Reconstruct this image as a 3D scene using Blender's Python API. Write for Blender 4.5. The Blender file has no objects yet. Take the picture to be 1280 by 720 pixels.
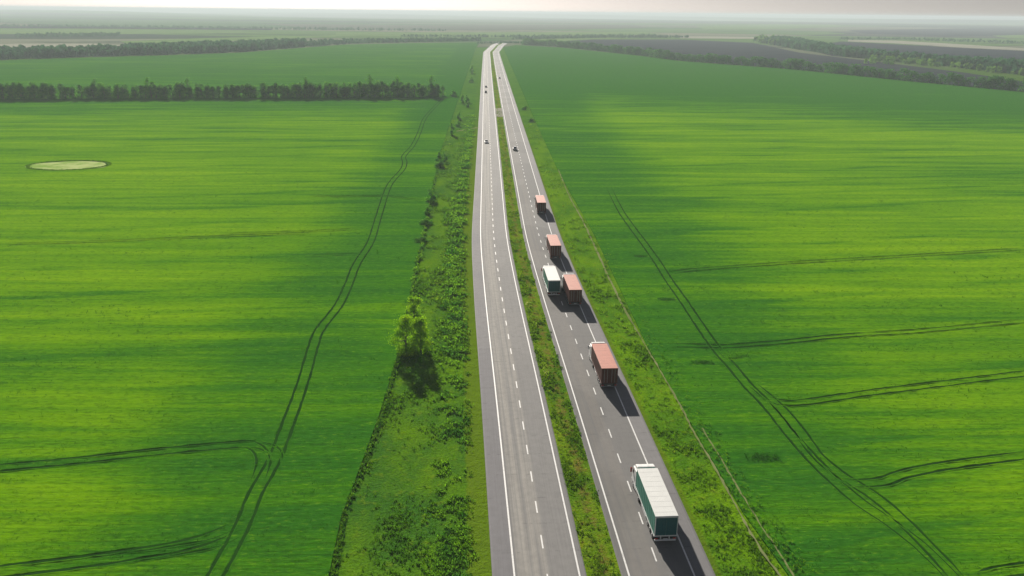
import bpy, bmesh, math, random
import numpy as np
from mathutils import Vector, Matrix, geometry
from math import radians as R, sin, cos, pi, tan
random.seed(7); rng = np.random.default_rng(11)
S = bpy.context.scene; COL = S.collection

# ------------------------------------------------------------------ camera
CAMZ, F = 63.0, 1000.0
PITCH, YAW, ROLL = math.atan(345/F), math.atan(34*cos(math.atan(345/F))/F), R(0.6)
fw = Vector((sin(YAW)*cos(PITCH), cos(YAW)*cos(PITCH), -sin(PITCH)))
r0 = Vector((cos(YAW), -sin(YAW), 0)); u0 = r0.cross(fw)
rt = r0*cos(ROLL)+u0*sin(ROLL); up = -r0*sin(ROLL)+u0*cos(ROLL)
cam = bpy.data.objects.new('camera', bpy.data.cameras.new('camera')); COL.objects.link(cam)
cam.matrix_world = Matrix(((rt.x, up.x, -fw.x, 0), (rt.y, up.y, -fw.y, 0), (rt.z, up.z, -fw.z, CAMZ), (0, 0, 0, 1)))
cam.data.sensor_width = 36; cam.data.lens = 36*F/1280
cam.data.clip_start = 1; cam.data.clip_end = 90000
S.camera = cam

def at(px, py, z=0.0):
    """surveyed spot on the plain (metres) for a spot seen in the photograph"""
    d = fw + rt*((px-640)/F) - up*((py-360)/F)
    t = (CAMZ-z)/-d.z
    return Vector((d.x*t, d.y*t, z))

# ------------------------------------------------------------------ node helper
class NT:
    def __init__(s, name):
        s.m = bpy.data.materials.new(name); s.m.use_nodes = True
        s.t = s.m.node_tree; s.t.nodes.clear()
        s.out = s.t.nodes.new('ShaderNodeOutputMaterial')
    def n(s, typ, inputs=None, **props):
        nd = s.t.nodes.new('ShaderNode'+typ)
        for k, v in props.items(): setattr(nd, k, v)
        for k, v in (inputs or {}).items(): s.set(nd.inputs[k], v)
        return nd
    def set(s, sock, v):
        if isinstance(v, bpy.types.Node): v = v.outputs[0]
        if isinstance(v, bpy.types.NodeSocket): s.t.links.new(v, sock)
        else:
            if hasattr(sock.default_value, '__len__') and len(sock.default_value) == 4 and len(v) == 3: v = (*v, 1)
            sock.default_value = v
    def math(s, op, a, b=0.0, c=None, clamp=False):
        d = {0: a, 1: b}
        if c is not None: d[2] = c
        return s.n('Math', d, operation=op, use_clamp=clamp).outputs[0]
    def mix(s, f, a, b, mode='MIX'):
        nd = s.n('Mix', data_type='RGBA', blend_type=mode)
        s.set(nd.inputs[0], f); s.set(nd.inputs[6], a); s.set(nd.inputs[7], b)
        return nd.outputs[2]
    def sstep(s, v, a, b, to0=0.0, to1=1.0):
        nd = s.n('MapRange', {'Value': v, 'From Min': a, 'From Max': b, 'To Min': to0, 'To Max': to1}, interpolation_type='SMOOTHSTEP')
        return nd.outputs[0]
    def pos(s): return s.n('NewGeometry').outputs['Position']
    def mapping(s, v, scale=(1, 1, 1), rot=0.0, loc=(0, 0, 0)):
        return s.n('Mapping', {'Vector': v, 'Scale': scale, 'Rotation': (0, 0, rot), 'Location': loc}).outputs[0]
    def noise(s, v, scale=1.0, detail=3.0, rough=.55, dist=0.0):
        return s.n('TexNoise', {'Vector': v, 'Scale': scale, 'Detail': detail, 'Roughness': rough, 'Distortion': dist}).outputs[0]
    def bump(s, h, strength=.5, dist=.1):
        return s.n('Bump', {'Height': h, 'Strength': strength, 'Distance': dist}).outputs[0]
    def bsdf(s, col, rough=.8, normal=None, spec=.3, **kw):
        d = {'Base Color': col, 'Roughness': rough, 'Specular IOR Level': spec}
        d.update(kw)
        nd = s.n('BsdfPrincipled', d)
        if normal is not None: s.set(nd.inputs['Normal'], normal)
        return nd.outputs[0]
    def end(s, sh): s.set(s.out.inputs['Surface'], sh); return s.m

def leafmat(name, c1, c2, trans=.4, c3=None):
    t = NT(name)
    a = t.n('Attribute', attribute_name='tint').outputs['Fac']
    col = t.mix(a, c1, c2)
    if c3 is not None: col = t.mix(t.sstep(a, .8, 1.0), col, c3)
    oi = t.n('ObjectInfo').outputs['Random']
    col = t.mix(t.math('MULTIPLY', oi, .2), col, (c1[0]*.6, c1[1]*.6, c1[2]*.8))
    d = t.n('BsdfDiffuse', {'Color': col}); tr = t.n('BsdfTranslucent', {'Color': col})
    return t.end(t.n('MixShader', {0: trans, 1: d, 2: tr}).outputs[0])

def plain(name, col, rough=.5, metal=0.0, noise=.12, spec=.4, scale=3.0):
    t = NT(name); oc = t.n('TexCoord').outputs['Object']
    f = t.math('ADD', t.math('MULTIPLY', t.noise(oc, scale, 5, .65), .5), t.math('MULTIPLY', t.noise(t.mapping(oc, (1.2, .5, .35)), 1.3, 5, .7), .5))
    dk = tuple(c*(1-noise*2) for c in col)
    return t.end(t.bsdf(t.mix(t.sstep(f, .35, .7), dk, col), rough, spec=spec, Metallic=metal))

# ------------------------------------------------------------------ mesh helpers
def link(name, me, mat, parent=None):
    o = bpy.data.objects.new(name, me); COL.objects.link(o)
    if mat is not None: me.materials.append(mat)
    if parent is not None: o.parent = parent
    return o
def raw(name, V, Fc, mat, parent=None, attr=None, smooth=False):
    """V (n,3), Fc (m,k) -> one mesh object"""
    V = np.asarray(V, np.float32); Fc = np.asarray(Fc, np.int32); k = Fc.shape[1]
    me = bpy.data.meshes.new(name)
    me.vertices.add(len(V)); me.vertices.foreach_set('co', V.ravel())
    me.loops.add(Fc.size); me.loops.foreach_set('vertex_index', Fc.ravel())
    me.polygons.add(len(Fc)); me.polygons.foreach_set('loop_start', np.arange(0, Fc.size, k, dtype=np.int32))
    if smooth: me.polygons.foreach_set('use_smooth', np.ones(len(Fc), bool))
    if attr is not None:
        a = me.attributes.new('tint', 'FLOAT', 'POINT'); a.data.foreach_set('value', np.asarray(attr, np.float32))
    me.update(calc_edges=True)
    return link(name, me, mat, parent)
def tag(o, label=None, cat=None, group=None, kind=None):
    for k, v in (('label', label), ('category', cat), ('group', group), ('kind', kind)):
        if v: o[k] = v
    return o
def struct(o): o['kind'] = 'structure'; return o
def empty(name, loc, rz=0.0):
    o = bpy.data.objects.new(name, None); COL.objects.link(o); o.location = loc; o.rotation_euler = (0, 0, rz)
    o.empty_display_size = .5
    return o
def copy_tree(o, parent=None):
    c = o.copy(); COL.objects.link(c)
    if parent is not None: c.parent = parent
    for ch in list(o.children): copy_tree(ch, c)
    return c
def poly(name, pts, z, mat, skirt=0.0):
    P = [Vector((p[0], p[1], z)) for p in pts]
    tris = geometry.tessellate_polygon([P])
    me = bpy.data.meshes.new(name); n = len(P)
    V = [tuple(p) for p in P]; Fc = []
    for t in tris:
        a, b, c = t
        nz = (P[b]-P[a]).cross(P[c]-P[a]).z
        Fc.append((a, b, c) if nz > 0 else (c, b, a))
    if skirt:
        V += [(p.x, p.y, z-skirt) for p in P]
        Fc += [(i, (i+1) % n, n+(i+1) % n, n+i) for i in range(n)]
    me.from_pydata(V, [], Fc); me.update()
    return link(name, me, mat)
class MB:
    def __init__(s): s.bm = bmesh.new()
    def merge(s, b2, bevel=0.0, seg=1):
        if bevel: bmesh.ops.bevel(b2, geom=list(b2.edges), offset=bevel, segments=seg, affect='EDGES', profile=.6)
        me = bpy.data.meshes.new('tmp'); b2.to_mesh(me); b2.free(); s.bm.from_mesh(me); bpy.data.meshes.remove(me); return s
    def box(s, x0, x1, y0, y1, z0, z1, bevel=0.0, seg=1):
        b = bmesh.new(); bmesh.ops.create_cube(b, size=1)
        for v in b.verts: v.co = Vector(((x0+x1)/2+v.co.x*(x1-x0), (y0+y1)/2+v.co.y*(y1-y0), (z0+z1)/2+v.co.z*(z1-z0)))
        return s.merge(b, bevel, seg)
    def prism(s, prof, x0, x1, bevel=0.0, seg=1, taper=None):
        """profile in (y, z), extruded along x"""
        b = bmesh.new(); n = len(prof)
        def X(x, z): return x if taper is None else x*taper(z)
        A = [b.verts.new((X(x0, z), y, z)) for y, z in prof]; B = [b.verts.new((X(x1, z), y, z)) for y, z in prof]
        b.faces.new(A); b.faces.new(B[::-1])
        for i in range(n): b.faces.new((A[i], B[i], B[(i+1) % n], A[(i+1) % n]))
        bmesh.ops.recalc_face_normals(b, faces=b.faces)
        return s.merge(b, bevel, seg)
    def cyl(s, c, r, w, axis='X', n=20, r2=None, bevel=0.0):
        b = bmesh.new(); bmesh.ops.create_cone(b, cap_ends=True, segments=n, radius1=r, radius2=r if r2 is None else r2, depth=w)
        rot = {'X': Matrix.Rotation(pi/2, 4, 'Y'), 'Y': Matrix.Rotation(pi/2, 4, 'X'), 'Z': Matrix.Identity(4)}[axis]
        bmesh.ops.transform(b, matrix=Matrix.Translation(c) @ rot, verts=b.verts)
        return s.merge(b, bevel)
    def build(s, name, mat, parent=None, smooth=False):
        me = bpy.data.meshes.new(name); s.bm.to_mesh(me); s.bm.free()
        if smooth:
            me.polygons.foreach_set('use_smooth', np.ones(len(me.polygons), bool)); me.update()
        return link(name, me, mat, parent)

# ------------------------------------------------------------------ world, light
SUN_AZ, SUN_EL = R(-13), R(22)
w = bpy.data.worlds.new('World'); S.world = w; w.use_nodes = True
nt = w.node_tree; sk = nt.nodes.new('ShaderNodeTexSky'); sk.sky_type = 'NISHITA'; sk.sun_disc = False
sk.sun_elevation = SUN_EL; sk.sun_rotation = SUN_AZ; sk.air_density = .8; sk.dust_density = 0.3; sk.ozone_density = 1.5; sk.altitude = 100
hs = nt.nodes.new('ShaderNodeHueSaturation'); hs.inputs['Saturation'].default_value = .40; hs.inputs['Value'].default_value = .58; nt.links.new(sk.outputs[0], hs.inputs['Color']); tn = nt.nodes.new('ShaderNodeMix'); tn.data_type = 'RGBA'; tn.blend_type = 'MULTIPLY'; tn.inputs[0].default_value = 1; tn.inputs[7].default_value = (1.0, .95, 1.0, 1); nt.links.new(hs.outputs[0], tn.inputs[6]); nt.links.new(tn.outputs[2], nt.nodes['Background'].inputs[0]); nt.nodes['Background'].inputs[1].default_value = .05
sl = bpy.data.lights.new('sun', 'SUN'); sl.energy = 5.0; sl.angle = R(.9); sl.color = (1, .93, .82)
so = bpy.data.objects.new('sun', sl); COL.objects.link(so); so.location = (0, 0, 200)
sd = Vector((sin(SUN_AZ)*cos(SUN_EL), cos(SUN_AZ)*cos(SUN_EL), sin(SUN_EL)))
so.rotation_euler = sd.to_track_quat('Z', 'Y').to_euler()
S.view_settings.view_transform = 'Standard'; S.view_settings.look = 'None'; S.view_settings.gamma = 1
S.view_settings.exposure = .88
S.cycles.volume_bounces = 1 if hasattr(S, 'cycles') else 0
S.cycles.max_bounces = 7; S.cycles.diffuse_bounces = 4; S.cycles.transmission_bounces = 3
S.cycles.use_adaptive_sampling = True
S.cycles.use_denoising = True; S.cycles.denoising_prefilter = "ACCURATE"

# ------------------------------------------------------------------ road alignment
LA = [(720, 617.5), (600, 608.6), (480, 600.3), (380, 593.6), (300, 590.7), (220, 594.4), (140, 600), (90, 602.8), (65, 604.5)]
RB = [(720, 890), (600, 837), (480, 783), (380, 735.5), (300, 699.5), (220, 674.3), (140, 647), (90, 631), (65, 623.5)]
cy, cx = [], []
for (y, a), (_, b) in zip(LA, RB):
    p, q = at(a, y), at(b, y); cy.append((p.y+q.y)/2); cx.append((p.x+q.x)/2)
for X, Y in ((12.5, 1510), (19, 1655), (30, 1785), (44, 1882), (62, 1963), (95, 2060), (150, 2160)): cx.append(X); cy.append(Y)
s0 = (cx[0]-cx[1])/(cy[0]-cy[1]); cx = [cx[0]-s0*40]+cx; cy = [cy[0]-40]+cy
YS = np.arange(30, 2160, 6.0); XS = np.interp(YS, cy, cx)
def smooth(a, n):
    k = np.hanning(n+2)[1:-1]; k /= k.sum(); e = np.pad(a, n//2, mode='reflect', reflect_type='odd'); return np.convolve(e, k, 'same')[n//2:-(n//2)] if n % 2 else a
XS = smooth(XS, 11)
dX = np.gradient(XS, YS)
def Cx(y): return float(np.interp(y, YS, XS))
def off(y, o):
    """point at lateral offset o (m, right positive) from the road's centre line"""
    i = np.interp(y, YS, dX); L = math.hypot(1, i)
    return Vector((Cx(y)+o/L, y-o*i/L, 0))
def heading(y): return -math.atan(float(np.interp(y, YS, dX)))

def ribbon(name, y0, y1, offs, mat, step=6.0, parent=None):
    """strip along the road: offs = [(offset, z), ...] cross-section; uv = (offset, distance)"""
    ys = np.arange(y0, y1+.001, step) if y1-y0 > step else np.array([y0, y1])
    if ys[-1] < y1-.01: ys = np.append(ys, y1)
    k = len(offs); V = []; UV = []
    for y in ys:
        for o, z in offs:
            p = off(y, o); V.append((p.x, p.y, z)); UV.append((o, y))
    Fc = [(i*k+j, i*k+j+1, (i+1)*k+j+1, (i+1)*k+j) for i in range(len(ys)-1) for j in range(k-1)]
    me = bpy.data.meshes.new(name); me.from_pydata(V, [], Fc); me.update()
    uv = me.uv_layers.new(name='UVMap')
    li = np.zeros(len(me.loops), np.int32); me.loops.foreach_get('vertex_index', li)
    uv.data.foreach_set('uv', np.asarray(UV, np.float32)[li].ravel())
    return link(name, me, mat, parent)

# ------------------------------------------------------------------ materials of the setting
def mat_asphalt(kind):
    t = NT('asphalt_'+kind); uv = t.n('TexCoord').outputs['UV']
    u = t.n('SeparateXYZ', {0: uv}).outputs[0]; P = t.pos()
    fine = t.noise(P, 9, 5, .75); med = t.noise(P, .9, 4, .6)
    streak = t.noise(t.mapping(uv, (1.6, .012, 1)), 1.0, 4, .6)
    streak2 = t.noise(t.mapping(uv, (5.5, .05, 1)), 1.0, 3, .6)
    patch = t.noise(t.mapping(uv, (.05, .03, 1), loc=(3, 0, 0)), 1, 1, .4)
    if kind == 'left':
        base, lane1, lane2, sh = (.205, .203, .202), (.33, .315, .29), (.235, .230, .226), (.20, .196, .206)
        f1 = t.math('MULTIPLY', t.sstep(u, -10.35, -9.9), t.sstep(u, -6.9, -5.6, 1, 0))
        f1 = t.math('MULTIPLY', f1, t.sstep(streak, .28, .62))
        col = t.mix(f1, base, lane1)
        f2 = t.math('MULTIPLY', t.sstep(u, -6.6, -5.8), t.sstep(u, -3.2, -2.9, 1, 0))
        col = t.mix(f2, col, lane2)
        shf = t.sstep(u, -10.7, -10.5, 1, 0)
    else:
        base, lane1, lane2, sh = (.155, .153, .151), (.182, .173, .162), (.146, .145, .145), (.200, .196, .202)
        f1 = t.math('MULTIPLY', t.sstep(u, 3.2, 3.9), t.sstep(u, 6.3, 7.0, 1, 0))
        col = t.mix(t.math('MULTIPLY', f1, t.sstep(streak, .3, .6)), base, lane1)
        shf = t.sstep(u, 10.85, 11.0)
    col = t.mix(shf, col, sh)
    col = t.mix(t.sstep(streak2, .4, .75, 0, .22), col, (.09, .088, .09))
    col = t.mix(t.sstep(patch, .52, .56, 0, .18), col, (.30, .29, .28))
    col = t.mix(t.sstep(med, .3, .75, 0, .25), col, (.12, .118, .12))
    col = t.mix(1, col, t.mix(fine, (.80, .80, .80), (1.2, 1.2, 1.2)), 'MULTIPLY')
    # thin transverse cracks and seams
    cr = t.n('TexWave', {'Vector': t.mapping(uv, (.02, .055, 1)), 'Scale': 1.0, 'Distortion': 1.2, 'Detail': 3.0}, bands_direction='Y').outputs[1]
    col = t.mix(t.math('MULTIPLY', t.sstep(cr, .995, 1.0, 0, .3), t.sstep(med, .45, .6)), col, (.06, .06, .06))
    # wind-blown dirt creeping over the rough outer edges
    return t.end(t.bsdf(col, .85, t.bump(fine, .35, .02), spec=.10))

def mat_paint():
    t = NT('road_paint'); P = t.pos()
    n = t.noise(P, 2.2, 5, .7); n2 = t.noise(P, 14, 3, .7)
    f = t.math('MULTIPLY', t.sstep(n, .50, .74), t.sstep(n2, .35, .6, .1, .9))
    return t.end(t.bsdf(t.mix(f, (.66, .66, .65), (.26, .25, .24)), .55))

def mat_crop(side):
    t = NT('crop_'+side); P = t.pos(); sx = t.n('SeparateXYZ', {0: P}); X, Y = sx.outputs[0], sx.outputs[1]
    a = R(-12.5)
    warp = t.noise(P, .012, 2, .5)
    Pw = t.n('VectorMath', {0: P, 1: t.n('CombineXYZ', {0: 0.0, 1: t.math('MULTIPLY', t.math('SUBTRACT', warp, .5), 26.0), 2: 0.0})}, operation='ADD').outputs[0]
    s1 = t.noise(t.mapping(Pw, (.0045, .075, 1), a if side == 'left' else a*1.1), 1, 3, .6)
    s2 = t.noise(t.mapping(P, (.012, .30, 1), a), 1, 3, .6)
    s3 = t.noise(t.mapping(P, (.06, 1.3, 1), a), 1, 3, .65)
    big = t.noise(P, .011, 4, .6); med = t.noise(P, .10, 4, .62); fine = t.noise(t.mapping(P, (.7, 1.7, 1), a), 1.1, 6, .72); vf = t.noise(P, 4.5, 4, .7)
    v = t.math('ADD', t.math('MULTIPLY', t.sstep(s1, .30, .70), .36), t.math('MULTIPLY', t.sstep(s2, .3, .7), .30))
    v = t.math('ADD', v, t.math('MULTIPLY', t.sstep(big, .3, .7), .24))
    v = t.math('ADD', v, t.math('MULTIPLY', t.sstep(s3, .3, .7), .16))
    v = t.math('ADD', v, t.math('MULTIPLY', t.math('SUBTRACT', med, .5), .18))
    # swaths left by drill and sprayer, one every 20 m or so
    yr = t.n('SeparateXYZ', {0: t.mapping(P, (1, 1, 1), a)}).outputs[1]
    sw = t.math('ADD', t.math('MULTIPLY', yr, .0495), t.math('MULTIPLY', t.noise(t.mapping(P, (.006, .05, 1), a, (3, 9, 0)), 1, 2, .5), .9))
    fr = t.math('FRACT', sw); swn = t.noise(t.mapping(P, (.012, .11, 1), a, (5, 1, 0)), 1, 3, .6)
    dip = t.math('MULTIPLY', t.math('SUBTRACT', t.sstep(fr, .0, .06), t.sstep(fr, .09, .30)), t.sstep(swn, .38, .62, .1, 1.0))
    v = t.math('SUBTRACT', v, t.math('MULTIPLY', dip, .26))
    wob = t.math('MULTIPLY', t.math('SUBTRACT', t.noise(t.mapping(P, (.01, .045, 1), a), 1, 3, .6), .5), 34.0)
    if side == 'left':
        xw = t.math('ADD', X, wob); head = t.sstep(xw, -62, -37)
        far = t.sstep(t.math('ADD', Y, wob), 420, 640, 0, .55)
    else:
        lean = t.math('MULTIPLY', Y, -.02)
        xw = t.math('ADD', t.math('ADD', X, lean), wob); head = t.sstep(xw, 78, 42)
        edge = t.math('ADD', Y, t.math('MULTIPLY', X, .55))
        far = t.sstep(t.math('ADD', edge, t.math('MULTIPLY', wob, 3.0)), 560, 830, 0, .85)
    v = t.math('SUBTRACT', v, t.math('MULTIPLY', head, .42)); v = t.math('SUBTRACT', v, far)  # far: shaded-slope and haze tones put into the crop colour
    v = t.math('ADD', v, .11, clamp=True)
    cr = t.n('ValToRGB', {0: v}); e = cr.color_ramp.elements
    e[0].position = 0; e[0].color = (.028, .138, .009, 1); e[1].position = 1; e[1].color = (.180, .350, .001, 1)
    for p, c in ((.28, (.049, .182, .005, 1)), (.52, (.090, .246, .002, 1)), (.75, (.134, .302, .001, 1))):
        x = e.new(p); x.color = c
    col = cr.outputs[0]
    col = t.mix(t.sstep(fine, .46, .64, 0, .6), col, t.mix(.6, col, (.010, .045, .003)))
    col = t.mix(t.sstep(fine, .44, .34, 0, .35), col, (.17, .32, .01))
    col = t.mix(t.sstep(vf, .55, .72, 0, .35), col, (.13, .20, .02))
    gaps = t.noise(t.mapping(P, (.09, .55, 1), a, (7, 3, 0)), 1, 4, .6)
    col = t.mix(t.sstep(gaps, .70, .76, 0, .55), col, (.016, .055, .014))
    h = t.math('ADD', t.math('MULTIPLY', fine, .7), t.math('MULTIPLY', s3, .6))
    return t.end(t.n('BsdfDiffuse', {'Color': col, 'Normal': t.bump(h, .55, .35)}).outputs[0])

def mat_verge(kind):
    t = NT('grass_'+kind); P = t.pos(); uv = t.n('TexCoord').outputs['UV']; u = t.n('SeparateXYZ', {0: uv}).outputs[0]
    n1 = t.noise(t.mapping(P, (.10, .05, 1)), 1, 5, .65); n2 = t.noise(P, .55, 5, .7); n3 = t.noise(P, 2.6, 5, .75)
    a, b, c = {'median': ((.065, .165, .008), (.165, .270, .008), (.22, .18, .020)),
               'left': ((.045, .145, .014), (.110, .240, .006), (.15, .24, .010)),
               'right': ((.065, .185, .008), (.140, .290, .004), (.18, .25, .010))}[kind]
    col = t.mix(t.sstep(n1, .35, .65), a, b)
    col = t.mix(t.sstep(n2, .52, .72, 0, .8), col, c)
    col = t.mix(t.sstep(n3, .42, .68, 0, .6), col, tuple(x*.4 for x in a))
    if kind == 'left':      # short mown strip beside the asphalt
        m = t.sstep(t.math('ADD', u, t.math('MULTIPLY', n2, 1.4)), -15.6, -15.0)
        col = t.mix(t.math('MULTIPLY', m, .85), col, t.mix(n3, (.075, .155, .010), (.150, .220, .008)))
    if kind == 'right':
        m = t.sstep(t.math('ADD', u, t.math('MULTIPLY', n2, 1.6)), 15.2, 14.6)
        col = t.mix(t.math('MULTIPLY', m, .6), col, t.mix(n3, (.07, .12, .012), (.14, .19, .010)))
    Yd = t.n('SeparateXYZ', {0: P}).outputs[1]
    if kind != 'median': col = t.mix(t.sstep(Yd, 250, 620, 0, .8), col, t.mix(n1, (.035, .13, .012), (.07, .18, .008)))
    if kind == 'median':    # worn soil down the middle
        m = t.math('MULTIPLY', t.sstep(t.math('ABSOLUTE', t.math('SUBTRACT', u, .35)), .2, 1.3, 1, 0), t.sstep(n2, .40, .6))
        col = t.mix(t.math('MULTIPLY', m, .7), col, (.16, .12, .03))
    return t.end(t.n('BsdfDiffuse', {'Color': col, 'Normal': t.bump(t.math('ADD', n2, t.math('MULTIPLY', n3, .6)), .8, .35)}).outputs[0])

def mat_soil(name, a, b, green=0.0, rows=True):
    t = NT(name); P = t.pos()
    s = t.noise(t.mapping(P, (.003, .05, 1), R(-12)), 1, 3, .6); n = t.noise(P, .02, 5, .65); f = t.noise(P, .25, 4, .7)
    col = t.mix(t.sstep(s, .3, .7), a, b); col = t.mix(t.sstep(n, .4, .7, 0, .5), col, tuple(x*.75 for x in a))
    if green: col = t.mix(t.sstep(n, .5, .7, 0, green), col, (.05, .12, .02))
    return t.end(t.n('BsdfDiffuse', {'Color': col, 'Normal': t.bump(f, .5, .3)}).outputs[0])

def mat_ground():
    t = NT('far_plain'); P = t.pos(); sx = t.n('SeparateXYZ', {0: P})
    vp = t.mapping(P, (1/1500, 1/700, 1), R(-9)); wn = t.n('TexNoise', {'Vector': vp, 'Scale': 1.2, 'Detail': 2.0}).outputs[1]
    vv = t.n('VectorMath', {0: vp, 1: t.n('VectorMath', {0: wn, 1: (.35, .35, 0)}, operation='MULTIPLY').outputs[0]}, operation='ADD').outputs[0]
    vo = t.n('TexVoronoi', {'Vector': vv, 'Scale': 1.0, 'Randomness': .85}, voronoi_dimensions='2D')
    h = t.n('SeparateColor', {0: vo.outputs['Color']}).outputs[0]
    cr = t.n('ValToRGB', {0: h}); cr.color_ramp.interpolation = 'CONSTANT'; e = cr.color_ramp.elements
    e[0].position = 0; e[0].color = (.060, .130, .040, 1); e[1].position = .18; e[1].color = (.065, .075, .065, 1)
    for p, c in ((.32, (.085, .165, .04, 1)), (.46, (.13, .15, .09, 1)), (.58, (.035, .06, .04, 1)), (.70, (.12, .19, .06, 1)), (.84, (.17, .18, .12, 1)), (.92, (.05, .085, .045, 1))):
        x = e.new(p); x.color = c
    ed = t.n('TexVoronoi', {'Vector': vv, 'Scale': 1.0, 'Randomness': .85}, voronoi_dimensions='2D', feature='DISTANCE_TO_EDGE').outputs[0]
    col = t.mix(t.sstep(ed, .006, .022, .75, 0), cr.outputs[0], (.022, .04, .025))
    n = t.noise(t.mapping(P, (.0022, .006, 1)), 1, 5, .6)
    col = t.mix(t.sstep(n, .57, .62, 0, .7), col, (.03, .055, .035))
    far = t.n('VectorMath', {0: P}, operation='LENGTH').outputs['Value']
    n2 = t.noise(P, .35, 4, .7)
    near = t.mix(n2, (.03, .09, .015), (.09, .16, .01))
    col = t.mix(t.sstep(far, 1100, 1500), near, col)
    return t.end(t.n('BsdfDiffuse', {'Color': col}).outputs[0])

M = dict(
    asL=mat_asphalt('left'), asR=mat_asphalt('right'), paint=mat_paint(), cropL=mat_crop('left'), cropR=mat_crop('right'),
    vL=mat_verge('left'), vR=mat_verge('right'), med=mat_verge('median'), ground=mat_ground(),
    plough=mat_soil('ploughed_soil', (.026, .032, .042), (.038, .042, .052)),
    plough2=mat_soil('ploughed_soil_dark', (.018, .024, .036), (.028, .032, .044)),
    pale=mat_soil('pale_soil', (.26, .26, .20), (.36, .35, .28)),
    brown=mat_soil('brown_stubble', (.09, .10, .08), (.13, .14, .10)),
    green2=mat_soil('young_green_crop', (.10, .19, .05), (.15, .24, .07)),
    green3=mat_soil('deep_green_crop', (.045, .12, .035), (.07, .15, .04)),
    rut=mat_soil('rut_soil_shade', (.010, .045, .006), (.018, .070, .008)),
    track=mat_soil('dry_track', (.16, .20, .07), (.24, .26, .12)),
    pond=None)

# ------------------------------------------------------------------ ground
def hz(x, y):
    d = math.hypot(x, y)
    k = min(1, max(0, (d-5500)/6000)); k = k*k*(3-2*k)
    return k*(18*sin(x*.00047+1.3)*cos(y*.00031)+13*sin(x*.0011+y*.0007)+16*min(1, max(0, (d-14000)/12000)))
rings = [0, 60, 150, 300, 600, 1000, 1500, 2200, 3000, 4000, 5000]+list(np.arange(5600, 30001, 600))
NA = 128; V = [(0, 0, 0)]; Fc = []
for r in rings[1:]:
    for k in range(NA):
        a = 2*pi*k/NA; x, y = r*cos(a), r*sin(a); V.append((x, y, hz(x, y)))
for k in range(NA): Fc.append((0, 1+k, 1+(k+1) % NA))
for i in range(len(rings)-2):
    for k in range(NA):
        a, b = 1+i*NA+k, 1+i*NA+(k+1) % NA; Fc.append((a, a+NA, b+NA, b))
me = bpy.data.meshes.new('ground'); me.from_pydata(V, [], Fc); me.update()
me.polygons.foreach_set('use_smooth', np.ones(len(me.polygons), bool))
struct(link('ground', me, M['ground']))

# ------------------------------------------------------------------ roads
YE = 1830
ASZ = .12
struct(ribbon('road', 36, YE, [(-13.25, -.02), (-12.9, ASZ), (-2.1, ASZ), (-1.8, -.02)], M['asL'], 4))
struct(ribbon('road', 36, YE, [(2.0, -.02), (2.3, ASZ), (13.1, ASZ), (13.5, -.02)], M['asR'], 4))
LZ = ASZ+.008
PW = .105
for o in (-12.9+2.4, -12.9+10.1, 2.3+.75, 2.3+8.5):
    struct(ribbon('road_marking', 36, 900, [(o-PW, LZ), (o+PW, LZ)], M['paint'], 4))
    struct(ribbon('road_marking', 900, YE-20, [(o-.09, LZ+.03), (o+.09, LZ+.03)], M['paint'], 6))
def dashes(o, y_ref, per, ln):
    V, Fc = [], []; n0 = math.ceil((38-y_ref)/per)
    for k in range(n0, int((1200-y_ref)/per)):
        y = y_ref+k*per
        if y > 420 and False: break
        a, b = y-ln/2, y+ln/2; i = len(V)
        for yy, oo in ((a, o-.09), (a, o+.09), (b, o+.09), (b, o-.09)):
            p = off(yy, oo); V.append((p.x, p.y, LZ+(.02 if y > 500 else 0)))
        Fc.append((i, i+1, i+2, i+3))
    return struct(raw('road_marking', V, Fc, M['paint']))
dashes(-12.9+6.28, at(668, 633.3).y, 7.47, 2.7)
dashes(2.3+4.6, at(818.7, 695.5).y, 7.47, 2.7)

# verges between the asphalt and the crops
def interp_px(pts):
    w_ = sorted(((at(*p).y, at(*p).x) for p in pts)); return [a for a, _ in w_], [b for _, b in w_]
LBp = interp_px([(415, 720), (430, 640), (468, 545), (500, 440), (518, 345), (528, 300), (540, 240), (551, 190), (575, 120)])
RBp = interp_px([(985, 720), (925, 640), (867, 540), (808, 434), (740, 290), (700, 220), (668, 150)])
def LBx(y): return float(np.interp(y, *LBp)) - (max(0, 74-y)*.02)
def RBx(y): return float(np.interp(y, *RBp))
def strip(name, y0, y1, fa, fb, za, zb, mat, step=4, n=6):
    V, UV, Fc = [], [], []
    ys = np.arange(y0, y1+step*.5, step)
    for y in ys:
        a, b = fa(y), fb(y)
        for j in range(n+1):
            x = a+(b-a)*j/n; V.append((x, y, za+(zb-za)*j/n)); UV.append((x-Cx(y), y))
    k = n+1
    Fc = [(i*k+j, i*k+j+1, (i+1)*k+j+1, (i+1)*k+j) for i in range(len(ys)-1) for j in range(n)]
    me = bpy.data.meshes.new(name); me.from_pydata(V, [], Fc); me.update()
    uv = me.uv_layers.new(name='UVMap'); li = np.zeros(len(me.loops), np.int32); me.loops.foreach_get('vertex_index', li)
    uv.data.foreach_set('uv', np.asarray(UV, np.float32)[li].ravel())
    return struct(link(name, me, mat))
YV = 1560
strip('grass_verge', 34, YV, lambda y: LBx(y)-.3, lambda y: Cx(y)-13.15, .04, .06, M['vL'])
strip('grass_verge', 34, YV, lambda y: Cx(y)+13.35, lambda y: RBx(y)+.3, .06, .04, M['vR'])
ribbon_med = struct(ribbon('grass_median', 34, YE, [(-1.95, .05), (-.6, .02), (.8, .02), (2.15, .05)], M['med'], 4))

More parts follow.
